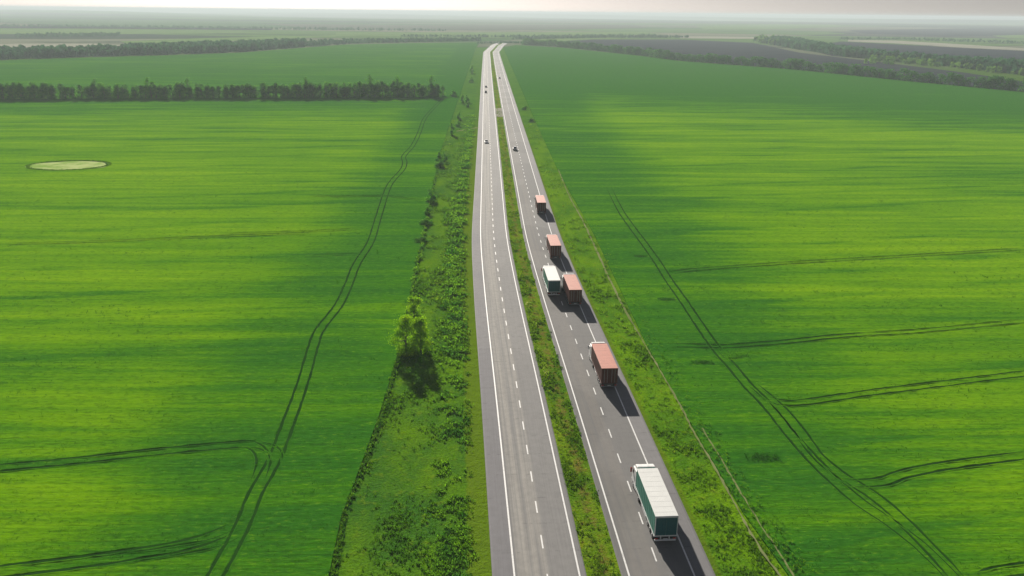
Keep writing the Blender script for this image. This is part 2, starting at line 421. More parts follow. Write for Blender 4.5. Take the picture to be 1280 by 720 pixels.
# crop fields: outlines on the plain
CZ = .30
far_left = [(600, 53.0), (520, 54), (430, 56.0), (302, 66), (208, 69.5), (100, 72.5), (0, 76), (-160, 80)]
ptsL = [(LBx(y)-.2, y) for y in np.arange(34, 1501, 14)]+[tuple(at(x, y)[:2]) for x, y in far_left]
ptsL += [(-1100, 800), (-900, 300), (-500, 34)]
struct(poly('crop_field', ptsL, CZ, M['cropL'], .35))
far_right = [(645, 56.5), (700, 59.5), (800, 70), (850, 76.5), (994, 87.5), (1135, 102), (1280, 115.5), (1500, 138)]
ptsR = [(RBx(y)+.2, y) for y in np.arange(34, 1581, 14)]+[tuple(at(x, y)[:2]) for x, y in far_right]
ptsR += [(900, 300), (500, 34)]
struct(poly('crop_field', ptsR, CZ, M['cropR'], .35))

def pxpoly(name, pts, mat, z=.15): return struct(poly(name, [tuple(at(x, y)[:2]) for x, y in pts], z, mat, .2))
pxpoly('ploughed_field', [(690, 52.5), (740, 49.5), (850, 49.5), (940, 53.5), (1000, 66), (1085, 76), (1200, 90), (1320, 108), (1320, 118), (1135, 101), (994, 86.5), (850, 75.5), (800, 69), (720, 60)], M['plough'])
pxpoly('ploughed_field', [(1000, 60), (1051, 52), (1180, 59), (1320, 66), (1320, 94), (1200, 84), (1100, 75), (1040, 70)], M['plough2'], .3)
pxpoly('bare_soil', [(1060, 50.0), (1120, 51), (1206, 56), (1290, 61.5), (1290, 64), (1206, 60), (1120, 54.5), (1060, 52)], M['pale'], .6)
pxpoly('bare_soil', [(850, 45.5), (930, 46), (985, 47), (985, 49), (930, 48.6), (850, 48)], M['pale'], .6)
pxpoly('field_patch', [(870, 33), (960, 30.5), (1040, 31), (1060, 33.5), (960, 37), (880, 37)], M['green2'], 1.0)
pxpoly('field_patch', [(1060, 38), (1300, 34), (1300, 44), (1180, 46), (1080, 42)], M['plough'], .8)
pxpoly('field_patch', [(1240, 45), (1310, 43), (1310, 49), (1260, 48)], M['green2'], 1.0)
pxpoly('field_patch', [(-40, 37), (120, 37), (300, 39), (330, 41.5), (160, 43), (-40, 43)], M['green2'], .8)
pxpoly('field_patch', [(-40, 32.5), (120, 33.5), (340, 36), (340, 38), (120, 36), (-40, 35.5)], M['plough2'], 1.2)
pxpoly('field_patch', [(-40, 57), (20, 55), (120, 55), (160, 57.5), (90, 60.5), (-40, 62)], M['pale'], .5)
pxpoly('field_patch', [(160, 55), (260, 52.5), (420, 46), (420, 44), (250, 48), (150, 52)], M['green2'], .5)
pxpoly('field_patch', [(330, 30), (560, 32), (790, 31), (810, 35), (620, 38.5), (400, 37)], M['brown'], 1.2)
pxpoly('field_patch', [(420, 41), (640, 40.5), (800, 40), (830, 43), (700, 46), (560, 46.5), (420, 45)], M['green2'], .8)
pxpoly('field_patch', [(430, 48.5), (600, 48), (640, 50.0), (600, 52.2), (520, 53), (440, 54.5)], M['green3'], .3)
pxpoly('field_patch', [(655, 55), (690, 52.7), (720, 50), (800, 47.5), (760, 47), (680, 49), (655, 52)], M['green2'], .3)

# pale dried-out hollow in the left field
t = NT('dry_hollow'); P = t.pos(); n = t.noise(P, .12, 5, .65)
M['pond'] = t.end(t.n('BsdfDiffuse', {'Color': t.mix(t.sstep(n, .35, .62), (.22, .36, .07), (.42, .50, .20))}).outputs[0])
hc = at(86, 206.5, CZ); ha, hb = at(36, 206.5, CZ), at(136, 206.5, CZ)
ra = (hb-ha).length/2; rb = abs(at(86, 200.5, CZ).y-at(86, 213, CZ).y)/2
def blob(c, ra, rb, amp, n=60, seed=0):
    r_ = random.Random(seed); ph = [r_.uniform(0, 6.28) for _ in range(5)]
    return [(c.x+ra*cos(a)*(1+amp*sum(sin((k+2)*a+ph[k])/(k+2) for k in range(5))), c.y+rb*sin(a)*(1+amp*sum(sin((k+2)*a+ph[k])/(k+2) for k in range(5)))) for a in [2*pi*i/n for i in range(n)]]
struct(poly('hollow_rim', blob(hc, ra-.8, rb+.3, .11, seed=3), CZ+.02, M['rut']))
struct(poly('hollow', blob(Vector((hc.x, hc.y-.6, 0)), ra-1, rb-1, .13, seed=3), CZ+.05, M['pond']))

HOLLOW = (hc.x, hc.y, ra, rb)
# wheel ruts in the crop: flat strips, dark soil and groove shade in one colour
def smooth_line(P, step=1.2):
    P = [Vector((p[0], p[1])) for p in P]; out = []
    Q = [P[0]*2-P[1]]+P+[P[-1]*2-P[-2]]
    for i in range(1, len(Q)-2):
        n = max(2, int((Q[i+1]-Q[i]).length/step))
        for k in range(n):
            u = k/n; a, b, c, d = Q[i-1], Q[i], Q[i+1], Q[i+2]
            out.append(.5*((2*b)+(c-a)*u+(2*a-5*b+4*c-d)*u*u+(3*b-a-3*c+d)*u**3))
    out.append(P[-1]); return out
RUTV, RUTF, LIPV, LIPF = [], [], {'L': [], 'R': []}, {'L': [], 'R': []}
def rut(line, gauge=1.9, wid=.5, side='L', fade=0, seed=0):
    r_ = random.Random(seed)
    for sgn in (-1, 1):
        prev = None; prevl = None
        for i, p in enumerate(line):
            q = line[min(i+1, len(line)-1)]-line[max(i-1, 0)]
            if q.length < 1e-6: continue
            nrm = Vector((q.y, -q.x)).normalized()
            k = 1.0
            if fade: k = min(1, min(i, len(line)-1-i)/fade+.05)
            ww = wid*.8*(.75+.5*r_.random())*k; c = p+nrm*(sgn*gauge/2+r_.uniform(-.05, .05))
            a, b = c-nrm*ww/2, c+nrm*ww/2; j = len(RUTV)
            RUTV.extend([(a.x, a.y, CZ+.02), (b.x, b.y, CZ+.02)])
            if prev is not None: RUTF.append((prev, prev+1, j+1, j))
            prev = j
            LV, LF = LIPV[side], LIPF[side]; j = len(LV); h = .10*k*(.3+r_.random())
            for s2 in (-1, 1):
                e0 = c+nrm*s2*ww*.5; e1 = c+nrm*s2*(ww*.5+.10); e2 = c+nrm*s2*(ww*.5+.3)
                LV.extend([(e0.x, e0.y, CZ+.025), (e1.x, e1.y, CZ+h), (e2.x, e2.y, CZ-.01)])
            if prevl is not None:
                for o_ in (0, 1, 3, 4): LF.append((prevl+o_, prevl+o_+1, j+o_+1, j+o_))
            prevl = j
def pl(pts): return smooth_line([at(x, y, CZ) for x, y in pts])
main_left = [(250, 742), (269, 720), (303, 657), (319, 617), (342, 576), (360, 530), (378, 480), (391, 435), (400, 412), (423, 382), (436, 355), (446, 330), (463, 303), (472, 275), (482, 243), (489, 228), (503, 212), (506, 203), (505, 195), (516, 182), (524, 166), (531, 148), (544, 133), (553, 124)]
rut(pl(main_left), 1.9, .55, 'L', 0, 1)
rut(pl([(-20, 586.5), (0, 585), (100, 575.5), (200, 564.5), (300, 555.5), (316, 557), (326, 565), (329, 580), (322, 600)]), 1.9, .45, 'L', 3, 2)
rut(pl([(300, 555.5), (322, 556), (338, 561), (345, 570), (342, 582)]), 1.9, .3, 'L', 3, 3)
rut(pl([(-20, 717), (0, 714.5), (100, 703), (180, 691), (235, 681), (270, 669), (296, 657)]), 2.2, .55, 'L', 3, 4)
rut(pl([(140, 700), (220, 688), (270, 678), (300, 664)]), 1.9, .3, 'L', 3, 5)
rut(pl([(385, 244), (420, 245.5), (480, 245), (530, 251)]), 1.9, .35, 'L', 3, 6)
rut(pl([(270, 293), (330, 291), (400, 288.5), (452, 286)]), 1.9, .30, 'L', 4, 7)
rut(pl([(0, 305), (120, 302), (250, 296.5), (400, 291)]), 1.9, .25, 'L', 4, 71)
rut(pl([(380, 320), (430, 318), (455, 318)]), 1.9, .25, 'L', 4, 72)
main_right = [(760, 232), (775, 262), (790, 284), (802, 300), (820, 325), (836, 350), (855, 377), (873, 404), (897, 438), (915, 458), (935, 482), (962, 510), (990, 545), (1015, 573), (1040, 598), (1075, 628), (1115, 655), (1150, 682), (1185, 716), (1212, 748), (1270, 820)]
rut(pl(main_right), 1.9, .55, 'R', 34, 8)
rut(pl([(940, 480), (975, 510), (1000, 540), (1022, 570), (1050, 593), (1095, 622), (1125, 648), (1160, 683), (1200, 726)]), 1.9, .45, 'R', 3, 9)
rut(pl([(836, 431), (880, 432.5), (905, 433), (950, 430), (1000, 425.5), (1040, 421), (1120, 415)]), 1.7, .6, 'R', 5, 10)
rut(pl([(945, 487), (962, 499), (985, 504), (1020, 501), (1080, 492), (1160, 482), (1280, 467), (1310, 463)]), 1.9, .42, 'R', 4, 11)
rut(pl([(1048, 602), (1075, 604), (1105, 602), (1122, 595), (1160, 586), (1220, 577), (1290, 568)]), 1.9, .5, 'R', 4, 12)
rut(pl([(1230, 721), (1260, 714), (1300, 709)]), 1.9, .45, 'R', 1, 13)
rut(pl([(832, 342), (870, 337), (980, 329), (1100, 322), (1285, 311)]), 1.9, .4, 'R', 5, 14)
rut(pl([(1070, 418), (1120, 416), (1200, 409), (1290, 400)]), 1.9, .25, 'R', 5, 15)
# tight turning marks where the tractor swung round
for k in range(4):
    rut(pl([(899+k*6, 436), (903+k*6, 442), (912+k*6, 449-k*1.5), (918+k*5, 437)]), .9, .16, 'R', 2, 20+k)
struct(raw('wheel_ruts', RUTV, RUTF, M['rut']))
for s_, mt in (('L', 'cropL'), ('R', 'cropR')): struct(raw('rut_edges', LIPV[s_], LIPF[s_], M[mt], smooth=False))
# pale trodden tracks along the edge of the right-hand crop
def band(name, line, wid, z, mat, seed=0):
    r_ = random.Random(seed); V, Fc = [], []
    for i, p in enumerate(line):
        q = line[min(i+1, len(line)-1)]-line[max(i-1, 0)]; nrm = Vector((q.y, -q.x)).normalized()
        ww = wid*(.35+1.1*r_.random()); c = p+nrm*r_.uniform(-.08, .08)
        V += [(c.x-nrm.x*ww/2, c.y-nrm.y*ww/2, z), (c.x+nrm.x*ww/2, c.y+nrm.y*ww/2, z)]
        if i: Fc.append((2*i-2, 2*i-1, 2*i+1, 2*i))
    return struct(raw(name, V, Fc, mat))
def pl0(pts, st=1.0): return smooth_line([at(x, y, .3) for x, y in pts], st)
band('path', pl0([(985, 732), (973, 717), (952, 688), (935, 660), (920, 632), (905, 605), (885, 570), (867, 540), (852, 510), (828, 468), (808, 434), (800, 420)]), .30, .34, M['track'], 1)
band('path', pl0([(1003, 735), (990, 717), (975, 692), (952, 658), (935, 630), (922, 610), (905, 580), (890, 556), (878, 535)]), .24, .34, M['track'], 2)
band('path', pl0([(800, 420), (780, 385), (760, 345), (742, 305), (728, 275), (714, 250), (706, 232), (698, 212)], 2), .45, .34, M['track'], 3)
band('path', pl0([(571, 163.5), (584, 161.5), (597, 159)], 2), 2.2, .12, M['track'], 4)
# dark furrow along the left crop's edge
band('furrow', [Vector((LBx(y)+.35, y)) for y in np.arange(50, 330, 1.0)], .5, .09, M['rut'], 5)
# gravel crossing through the median
gy = at(622, 141).y
struct(ribbon('gravel_crossing', gy-22, gy+26, [(-2.0, .14), (2.2, .14)], M['pale'], 6))

# ------------------------------------------------------------------ plants as scattered meshes
def frame_rot(n, tilt):
    az = rng.uniform(0, 2*pi, n); ti = tilt; return az, ti
def scatter(name, P, size, mat, leaves=8, tall=1.0, spread=.6, leaf=(.5, .22), tint=None, kind='stuff', label=None, cat=None):
    """P (n,3) clump bases; every clump is a handful of leaf-shaped faces leaning outwards"""
    n = len(P); N = n*leaves
    base = np.repeat(P, leaves, 0); sz = np.repeat(size, leaves)
    az = rng.uniform(0, 2*pi, N); lean = rng.uniform(.1, 1.15, N); rr = rng.uniform(0, spread, N)*sz; a2 = rng.uniform(0, 2*pi, N)
    L = sz*leaf[0]*rng.uniform(.6, 1.3, N); W = sz*leaf[1]*rng.uniform(.6, 1.3, N)
    c = base+np.stack([rr*np.cos(a2), rr*np.sin(a2), sz*tall*rng.uniform(0, .55, N)*(1-.6*rr/(spread*sz+1e-6))], 1)
    d = np.stack([np.cos(az)*np.sin(lean), np.sin(az)*np.sin(lean), np.cos(lean)], 1)
    s = np.stack([-np.sin(az), np.cos(az), rng.uniform(-.3, .3, N)], 1)
    nn = np.cross(d, s)
    p0 = c; p1 = c+d*(L*.5)[:, None]+s*(W*.5)[:, None]; p2 = c+d*L[:, None]-nn*(L*.15)[:, None]; p3 = c+d*(L*.5)[:, None]-s*(W*.5)[:, None]
    V = np.stack([p0, p1, p2, p3], 1).reshape(-1, 3); Fc = np.arange(4*N).reshape(-1, 4)
    tn = np.repeat(tint if tint is not None else rng.uniform(0, 1, n), leaves)+rng.uniform(-.15, .15, N)
    o = raw(name, V, Fc, mat, attr=np.clip(np.repeat(tn, 4), 0, 1))
    tag(o, label, cat, kind=kind)
    return o
def vnoise(x, y, s, seed=0):
    """smooth value noise for plant density"""
    r_ = np.random.default_rng(seed); T = r_.uniform(0, 1, (64, 64)); x = x/s; y = y/s
    xi = np.floor(x).astype(int); yi = np.floor(y).astype(int); fx = x-xi; fy = y-yi; fx = fx*fx*(3-2*fx); fy = fy*fy*(3-2*fy)
    g = lambda i, j: T[(xi+i) % 64, (yi+j) % 64]
    return (g(0, 0)*(1-fx)+g(1, 0)*fx)*(1-fy)+(g(0, 1)*(1-fx)+g(1, 1)*fx)*fy
CXv = lambda y: np.interp(y, YS, XS)
LBv = lambda y: np.interp(y, *LBp); RBv = lambda y: np.interp(y, *RBp)
def near_y(n, y0, y1):  # more plants close by: density falls as 1/y^2
    u = rng.uniform(0, 1, n); return 1/((1-u)/y0+u/y1)

M['weed'] = leafmat('weed_leaves', (.04, .15, .008), (.18, .36, .005), .5, (.30, .44, .03))
M['weed_dark'] = leafmat('nettle_leaves', (.042, .17, .016), (.18, .38, .012), .55)
M['weed_bright'] = leafmat('spring_weed_leaves', (.07, .20, .008), (.28, .42, .010), .4, (.50, .55, .16))
M['cropleafL'] = leafmat('wheat_leaves', (.022, .12, .012), (.115, .28, .004), .35)

# left verge: rows of tall weeds, tufted grass elsewhere
n = 30000; y = near_y(n, 62, 520); u = rng.uniform(0, 1, n); xa, xb = LBv(y)+.4, CXv(y)-15.0
x = xa+(xb-xa)*u; dn = vnoise(x, y*.6, 3.1, 1)*.5+vnoise(x, y, 9, 2)*.5
row = np.exp(-((x-(CXv(y)-18.0))/2.6)**2)                       # the tall row parallel to the road
keep = rng.uniform(0, 1, n) < np.clip((dn-.45)*3.0, .03, 1)*.40+row*.42*np.clip((vnoise(x, y, 2.4, 31)-.35)*3.2, 0, 1)
x, y, row = x[keep], y[keep], row[keep]
sz = rng.uniform(.35, .8, len(x))*(1+.25*row)*np.clip(y/110, .8, 2.2)
P = np.stack([x, y, np.full(len(x), .02)], 1)
k = (row+rng.uniform(-.35, .35, len(x))) > .5
scatter('weeds', P[k], sz[k], M['weed_dark'], 12, .35, .8, (.5, .26), tint=np.clip(vnoise(x, y, 1.7, 41)[k]*1.3-.1, 0, 1), label='dark green tall weeds in a row on the left verge', cat='weeds')
scatter('grass', P[~k], sz[~k]*.8, M['weed'], 8, .4, .8, (.6, .3), tint=np.clip(vnoise(x, y, 6, 5)[~k]*.9, 0, 1), label='tufted green grass on the left verge', cat='grass')
# weeds along the furrow
n = 1500; y = near_y(n, 60, 420); x = LBv(y)+rng.normal(.2, .3, n)
scatter('weeds', np.stack([x, y, np.full(n, .05)], 1), rng.uniform(.3, .7, n)*np.clip(y/110, .8, 2), M['weed_dark'], 8, .9, .5, (.55, .24), label='dark weeds along the edge of the left crop', cat='weeds')
# median
n = 9000; y = near_y(n, 60, 560); x = CXv(y)+rng.uniform(-1.9, 2.1, n)
side = np.exp(-((x-CXv(y)+1.0)/.8)**2); dn = vnoise(x, y*.5, 1.9, 3)
keep = rng.uniform(0, 1, n) < np.clip((dn-.35)*2.2, .1, 1)*(.45+.65*side)
x, y, side, dn = x[keep], y[keep], side[keep], dn[keep]
scatter('weeds', np.stack([x, y, np.full(len(x), .03)], 1), rng.uniform(.3, .62, len(x))*np.clip(y/110, .85, 1.5), M['weed_bright'], 10, .8, .6, (.5, .26),
        tint=np.clip(.15+.75*vnoise(x, y, 5, 9)*side+rng.uniform(-.2, .25, len(x)), 0, 1), label='bright yellow green weeds in the median strip', cat='weeds')
# right verge
n = 17000; y = near_y(n, 62, 480); u = rng.uniform(0, 1, n); x = CXv(y)+14.2+(RBv(y)-.2-CXv(y)-14.2)*u
dn = vnoise(x, y, 2.6, 4)*.6+vnoise(x, y, 8, 6)*.4
keep = rng.uniform(0, 1, n) < np.clip((dn-.5)*3.2, .08, 1)*.45
x, y = x[keep], y[keep]
scatter('grass', np.stack([x, y, np.full(len(x), .02)], 1), rng.uniform(.28, .6, len(x))*np.clip(y/110, .8, 2), M['weed'], 8, .35, .8, (.6, .28),
        tint=np.clip(.35+.6*vnoise(x, y, 7, 8), 0, 1), label='tufted grass on the right verge', cat='grass')
# weeds between the trodden track and the crop
n = 900; y = near_y(n, 62, 260); x = RBv(y)+np.abs(rng.normal(1.6, 1.1, n))
scatter('weeds', np.stack([x, y, np.full(n, CZ)], 1), rng.uniform(.25, .6, n), M['weed_dark'], 8, .7, .6, (.5, .22), label='dark weeds beside the pale trodden track', cat='weeds')
# leaf tufts standing out of both crops close to the camera
n = 46000; y = near_y(n, 60, 330); x = rng.uniform(-1, 1, n)*(y*.78+14)
keep = ((x < LBv(y)-.3) | (x > RBv(y)+.5))
x, y = x[keep], y[keep]; f = vnoise(x, y, 2.2, 12)*.5+vnoise(x, y*3, 14, 13)*.5
keep = rng.uniform(0, 1, len(x)) < np.clip((f-.3)*2, .05, 1)
x, y, f = x[keep], y[keep], f[keep]
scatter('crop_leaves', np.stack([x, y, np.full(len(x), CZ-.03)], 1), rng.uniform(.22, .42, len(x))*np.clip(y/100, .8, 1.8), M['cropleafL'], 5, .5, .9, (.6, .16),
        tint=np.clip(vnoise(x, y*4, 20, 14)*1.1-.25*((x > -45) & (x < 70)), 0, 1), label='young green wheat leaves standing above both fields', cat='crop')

# ragged fringe of weeds round the dry hollow
n = 900; an = rng.uniform(0, 2*pi, n); q = rng.normal(.985, .035, n)
scatter('weeds', np.stack([HOLLOW[0]+HOLLOW[2]*q*np.cos(an), HOLLOW[1]+HOLLOW[3]*q*np.sin(an), np.full(n, CZ)], 1), rng.uniform(.2, .55, n), M['weed'], 8, .6, .8, (.7, .35), label='ragged weeds round the pale hollow in the left field', cat='weeds')

# dark gaps in the right headland, each its own patch of coarse weeds
for (px, py, r_, lb) in ((953, 572, 1.5, 'large dark weed patch in the crop right of the near green truck'), (878, 453, 1.2, 'small dark weed patch beside the crossing wheel ruts'),
                         (833, 374, 1.2, 'dark weed patch in the crop right of the three closest red trucks'), (801, 320, 1.1, 'small dark weed patch left of the long rut in the right field')):
    c = at(px, py, CZ); m_ = int(140*r_); P = np.stack([c.x+np.clip(rng.normal(0, r_, m_), -1.6*r_, 1.6*r_), c.y+np.clip(rng.normal(0, r_*.45, m_), -.8*r_, .8*r_), np.full(m_, CZ-.02)], 1)
    scatter('weed_patch', P, rng.uniform(.2, .4, m_), M['weed_dark'], 8, .7, .6, (.5, .24), tint=np.zeros(m_), kind=None, label=lb, cat='weed patch')

# ------------------------------------------------------------------ trees
tb = NT('bark'); M['bark'] = tb.end(tb.bsdf(tb.mix(tb.noise(tb.mapping(tb.n('TexCoord').outputs['Object'], (8, 8, 1.5)), 1, 4, .7), (.05, .04, .03), (.16, .13, .10)), .9))
M['leaf_dark'] = leafmat('dark_tree_leaves', (.028, .14, .030), (.17, .42, .030), .45)
M['leaf_mid'] = leafmat('tree_leaves', (.022, .10, .028), (.09, .26, .030), .4)
M['leaf_spring'] = leafmat('spring_tree_leaves', (.11, .31, .008), (.42, .64, .012), .55)
M['leaf_far'] = leafmat('woodland_leaves', (.022, .09, .040), (.060, .18, .055), .35)
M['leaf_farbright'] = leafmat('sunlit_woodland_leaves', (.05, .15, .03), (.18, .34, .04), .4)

def cone_seg(V, Fc, a, b, ra, rb, n=6):
    d = (b-a).normalized(); s = d.orthogonal().normalized(); q = d.cross(s); i = len(V)
    for p, r in ((a, ra), (b, rb)):
        for k in range(n):
            an = 2*pi*k/n; V.append(tuple(p+(s*cos(an)+q*sin(an))*r))
    for k in range(n): Fc.append((i+k, i+(k+1) % n, i+n+(k+1) % n, i+n+k))
def tree(name, h, cr, mat, seed, leaf=.5, nl=700, base=.18, clumps=22, columnar=1.0, parts=True):
    r_ = random.Random(seed); g = np.random.default_rng(seed)
    V, Fc = [], []; lean = Vector((r_.uniform(-.05, .05)*h, r_.uniform(-.05, .05)*h, 0))
    top = Vector((0, 0, h*.82))+lean; r0_ = h*.022+.04
    pts = [Vector((0, 0, -.15)), Vector((0, 0, h*.25))+lean*.2, Vector((0, 0, h*.5))+lean*.5, top]
    for i in range(3): cone_seg(V, Fc, pts[i], pts[i+1], r0_*(1-.28*i), r0_*(1-.28*(i+1)))
    cs = []
    for i in range(clumps):
        u = r_.random(); zz = h*(base+(.97-base)*u); prof = math.sin(pi*min(1, (.12+.88*u))**.8)**.6
        rad = cr*prof*r_.uniform(.35, 1.0); an = r_.uniform(0, 2*pi)
        c = Vector((rad*cos(an), rad*sin(an), zz))+lean*u; cs.append(c)
        st = pts[1].lerp(pts[3], max(0, u-.25)); 
        if i % 2 == 0: cone_seg(V, Fc, st, c, r0_*.35, r0_*.12, 4)
    C = np.array([tuple(c) for c in cs]); idx = g.integers(0, clumps, nl); sr = cr*(.30 if nl > 3000 else .38)
    P = C[idx]+g.normal(0, 1, (nl, 3))*np.array([sr, sr, sr*.85])*.62
    P[:, 2] = np.clip(P[:, 2], h*base*.5, h*1.02)
    d = g.normal(0, 1, (nl, 3)); d /= np.linalg.norm(d, axis=1)[:, None]; e = np.cross(d, g.normal(0, 1, (nl, 3))); e /= np.linalg.norm(e, axis=1)[:, None]
    L = leaf*g.uniform(.6, 1.3, nl); W = L*.6
    Vl = np.stack([P-d*L[:, None]/2, P+e*W[:, None]/2, P+d*L[:, None]/2, P-e*W[:, None]/2], 1).reshape(-1, 3)
    tn = np.clip(g.uniform(0, 1, clumps)[idx]*.7+g.uniform(0, .3, nl), 0, 1)
    root = empty(name, (0, 0, 0))
    raw('trunk', V, Fc, M['bark'], root); raw('crown', Vl, np.arange(4*nl).reshape(-1, 4), mat, root, attr=np.repeat(tn, 4))
    return root
def place(proto, used, loc, sc=1.0, rz=None, sz=None, wide=1.0):
    o = proto if not used.get(proto.name) else copy_tree(proto); used[proto.name] = True
    o.location = loc; o.rotation_euler = (0, 0, random.uniform(0, 6.28) if rz is None else rz); o.scale = (sc*wide, sc*wide, sz if sz else sc)
    return o
used = {}
# belt of trees across the left field
protos = [tree('tree', 12.0, 2.9, M['leaf_dark'], 50+i, .75, 1200, .0, 34) for i in range(6)]
line = [(-70, 125.2), (0, 124.4), (130, 123.8), (300, 122.8), (430, 122.2), (556, 121.6)]
Lw = smooth_line([at(x, y) for x, y in line], 1.0); tot = len(Lw)
acc = 0.0; i = 0; kk = 0
while i < tot-1:
    p = Lw[int(i)]; pr = protos[random.randrange(6)]
    big = vnoise(np.array([i*1.0]), np.array([3.0]), 23, 21)[0]
    s_ = random.uniform(.82, 1.0)*(.86+.22*big)
    o = place(pr, used, (p.x+random.uniform(-.8, .8), p.y+random.choice((0, 0, 4, 8))+random.uniform(-1, 1), .02), s_, sz=s_*random.uniform(.84, 1.04), wide=1.15)
    tag(o, 'dark green tree in the tight tree belt crossing the left field', 'tree', 'trees in the belt across the left field')
    i += random.uniform(1.3, 2.3); kk += 1
# taller ones that rise out of the belt
tall = [(120, 102.5, 'first tall tree from the left rising out of the left tree belt'), (186, 101, 'tall tree in the left belt a third of the way along'), (236, 101, 'tall tree rising near the middle of the left tree belt'),
        (383, 100.5, 'slim tall tree in the right half of the left tree belt'), (462, 97.5, 'tallest tree of the left belt near its right end'), (497, 99.5, 'second tall tree from the right end of the left belt'),
        (540, 99, 'broad tall tree closing the right end of the left belt')]
tp = tree('tree', 15.0, 3.0, M['leaf_dark'], 77, .75, 1000, .06, 26)
for x, yt, lb in tall:
    b = at(x, 123.0-.003*x); hh = (121.5-yt)*.60+2.0
    o = place(tp, used, (b.x, b.y+2, .02), hh/15*1.02); tag(o, lb, 'tree', 'trees in the belt across the left field')

# belt of small trees along the far edge of the right field
bp = [tree('tree', 7.5, 4.4, M['leaf_mid'], 90+i, 1.2, 420, .0, 18) for i in range(4)]
edge = smooth_line([at(x, y-.7) for x, y in [(655, 56.8), (700, 59.5), (800, 70), (850, 76.5), (994, 87.5), (1135, 102), (1280, 115.5), (1320, 119.5)]], 1.0)
i = 0
while i < len(edge)-1:
    p = edge[int(i)]; s_ = random.uniform(.7, 1.15)
    o = place(bp[random.randrange(4)], used, (p.x, p.y+random.uniform(0, 9), 0), s_, sz=s_*1.45, wide=1.7)
    tag(o, 'small dark tree in the belt edging the right field', 'tree', 'trees in the belt edging the right field')
    i += random.uniform(7, 11.0)

# lone trees and bushes on the left verge
hp = [tree('tree', 7.6, 2.6, M['leaf_spring'], 31, .29, 6000, .04, 36), tree('tree', 7.0, 2.3, M['leaf_spring'], 34, .29, 5200, .04, 32), tree('tree', 6.0, 1.7, M['leaf_spring'], 36, .34, 2600, .08, 18)]
for pr, (px, py), s_, lb in ((hp[0], (507, 442), 1.0, 'left yellow green spring tree of the close pair on the verge'), (hp[1], (526, 440), 1.0, 'right yellow green spring tree of the close pair on the verge'),
                             (hp[2], (517, 404), 1.0, 'small yellow green tree just behind the pair on the left verge')):
    o = place(pr, used, at(px, py), s_); tag(o, lb, 'tree', 'spring trees on the left verge')
sh = [tree('shrub', 4.2, 1.3, M['leaf_dark'], 60+i, .5, 600, .0, 12) for i in range(3)]
for i, (px, py, h_, wd, lb) in enumerate(((539, 252, 4.6, 1.2, 'dark upright shrub at the crop edge beyond the spring trees'), (535, 268, 2.4, .9, 'low dark shrub nearest the spring trees on the crop edge'),
        (549, 205, 5.2, 1.1, 'left shrub of the dark pair by the pale path'), (556, 202, 4.6, 1.0, 'right shrub of the dark pair by the pale path'), (551, 209, 2.4, 2.0, 'broad low shrub in front of the dark pair'),
        (565, 169, 6.4, 1.1, 'tall narrow dark shrub standing alone on the left verge'), (574, 150, 5.5, 1.0, 'dark shrub on the verge level with the white car'), (573, 158, 3.0, 1.2, 'low bush just below another dark verge shrub'),
        (578, 129, 6.2, 1.2, 'left slim tree of three past the end of the left tree belt'), (584, 128, 6.0, 1.1, 'middle slim tree of three past the end of the left tree belt'), (586, 134, 3.8, 1.5, 'round bush closest to the road beyond the tree belt'),
        (590, 92, 8.5, 1.6, 'tall shrub by the far road above the tree belt'), (589, 103, 5.0, 1.8, 'low shrub by the far road just above the belt level'), (567, 121, 4.5, 2.2, 'low bush in the gap right of the left tree belt'),
        (532, 281, 1.8, 1.4, 'small bush on the furrow between field and verge'), (527, 302, 1.5, 1.5, 'tiny bush on the furrow above the spring trees'),
        (657, 137, 2.2, 2.2, 'dark low bush on the right verge near the far car'), (664, 152, 2.0, 2.0, 'dark low bush on the right verge beside the far car'))):
    o = sh[i % 3] if not used.get(sh[i % 3].name) else copy_tree(sh[i % 3]); used[sh[i % 3].name] = True
    o.location = at(px, py); o.rotation_euler = (0, 0, random.uniform(0, 6)); o.scale = (wd, wd, h_/4.2); tag(o, lb, 'shrub', 'shrubs along the verges')

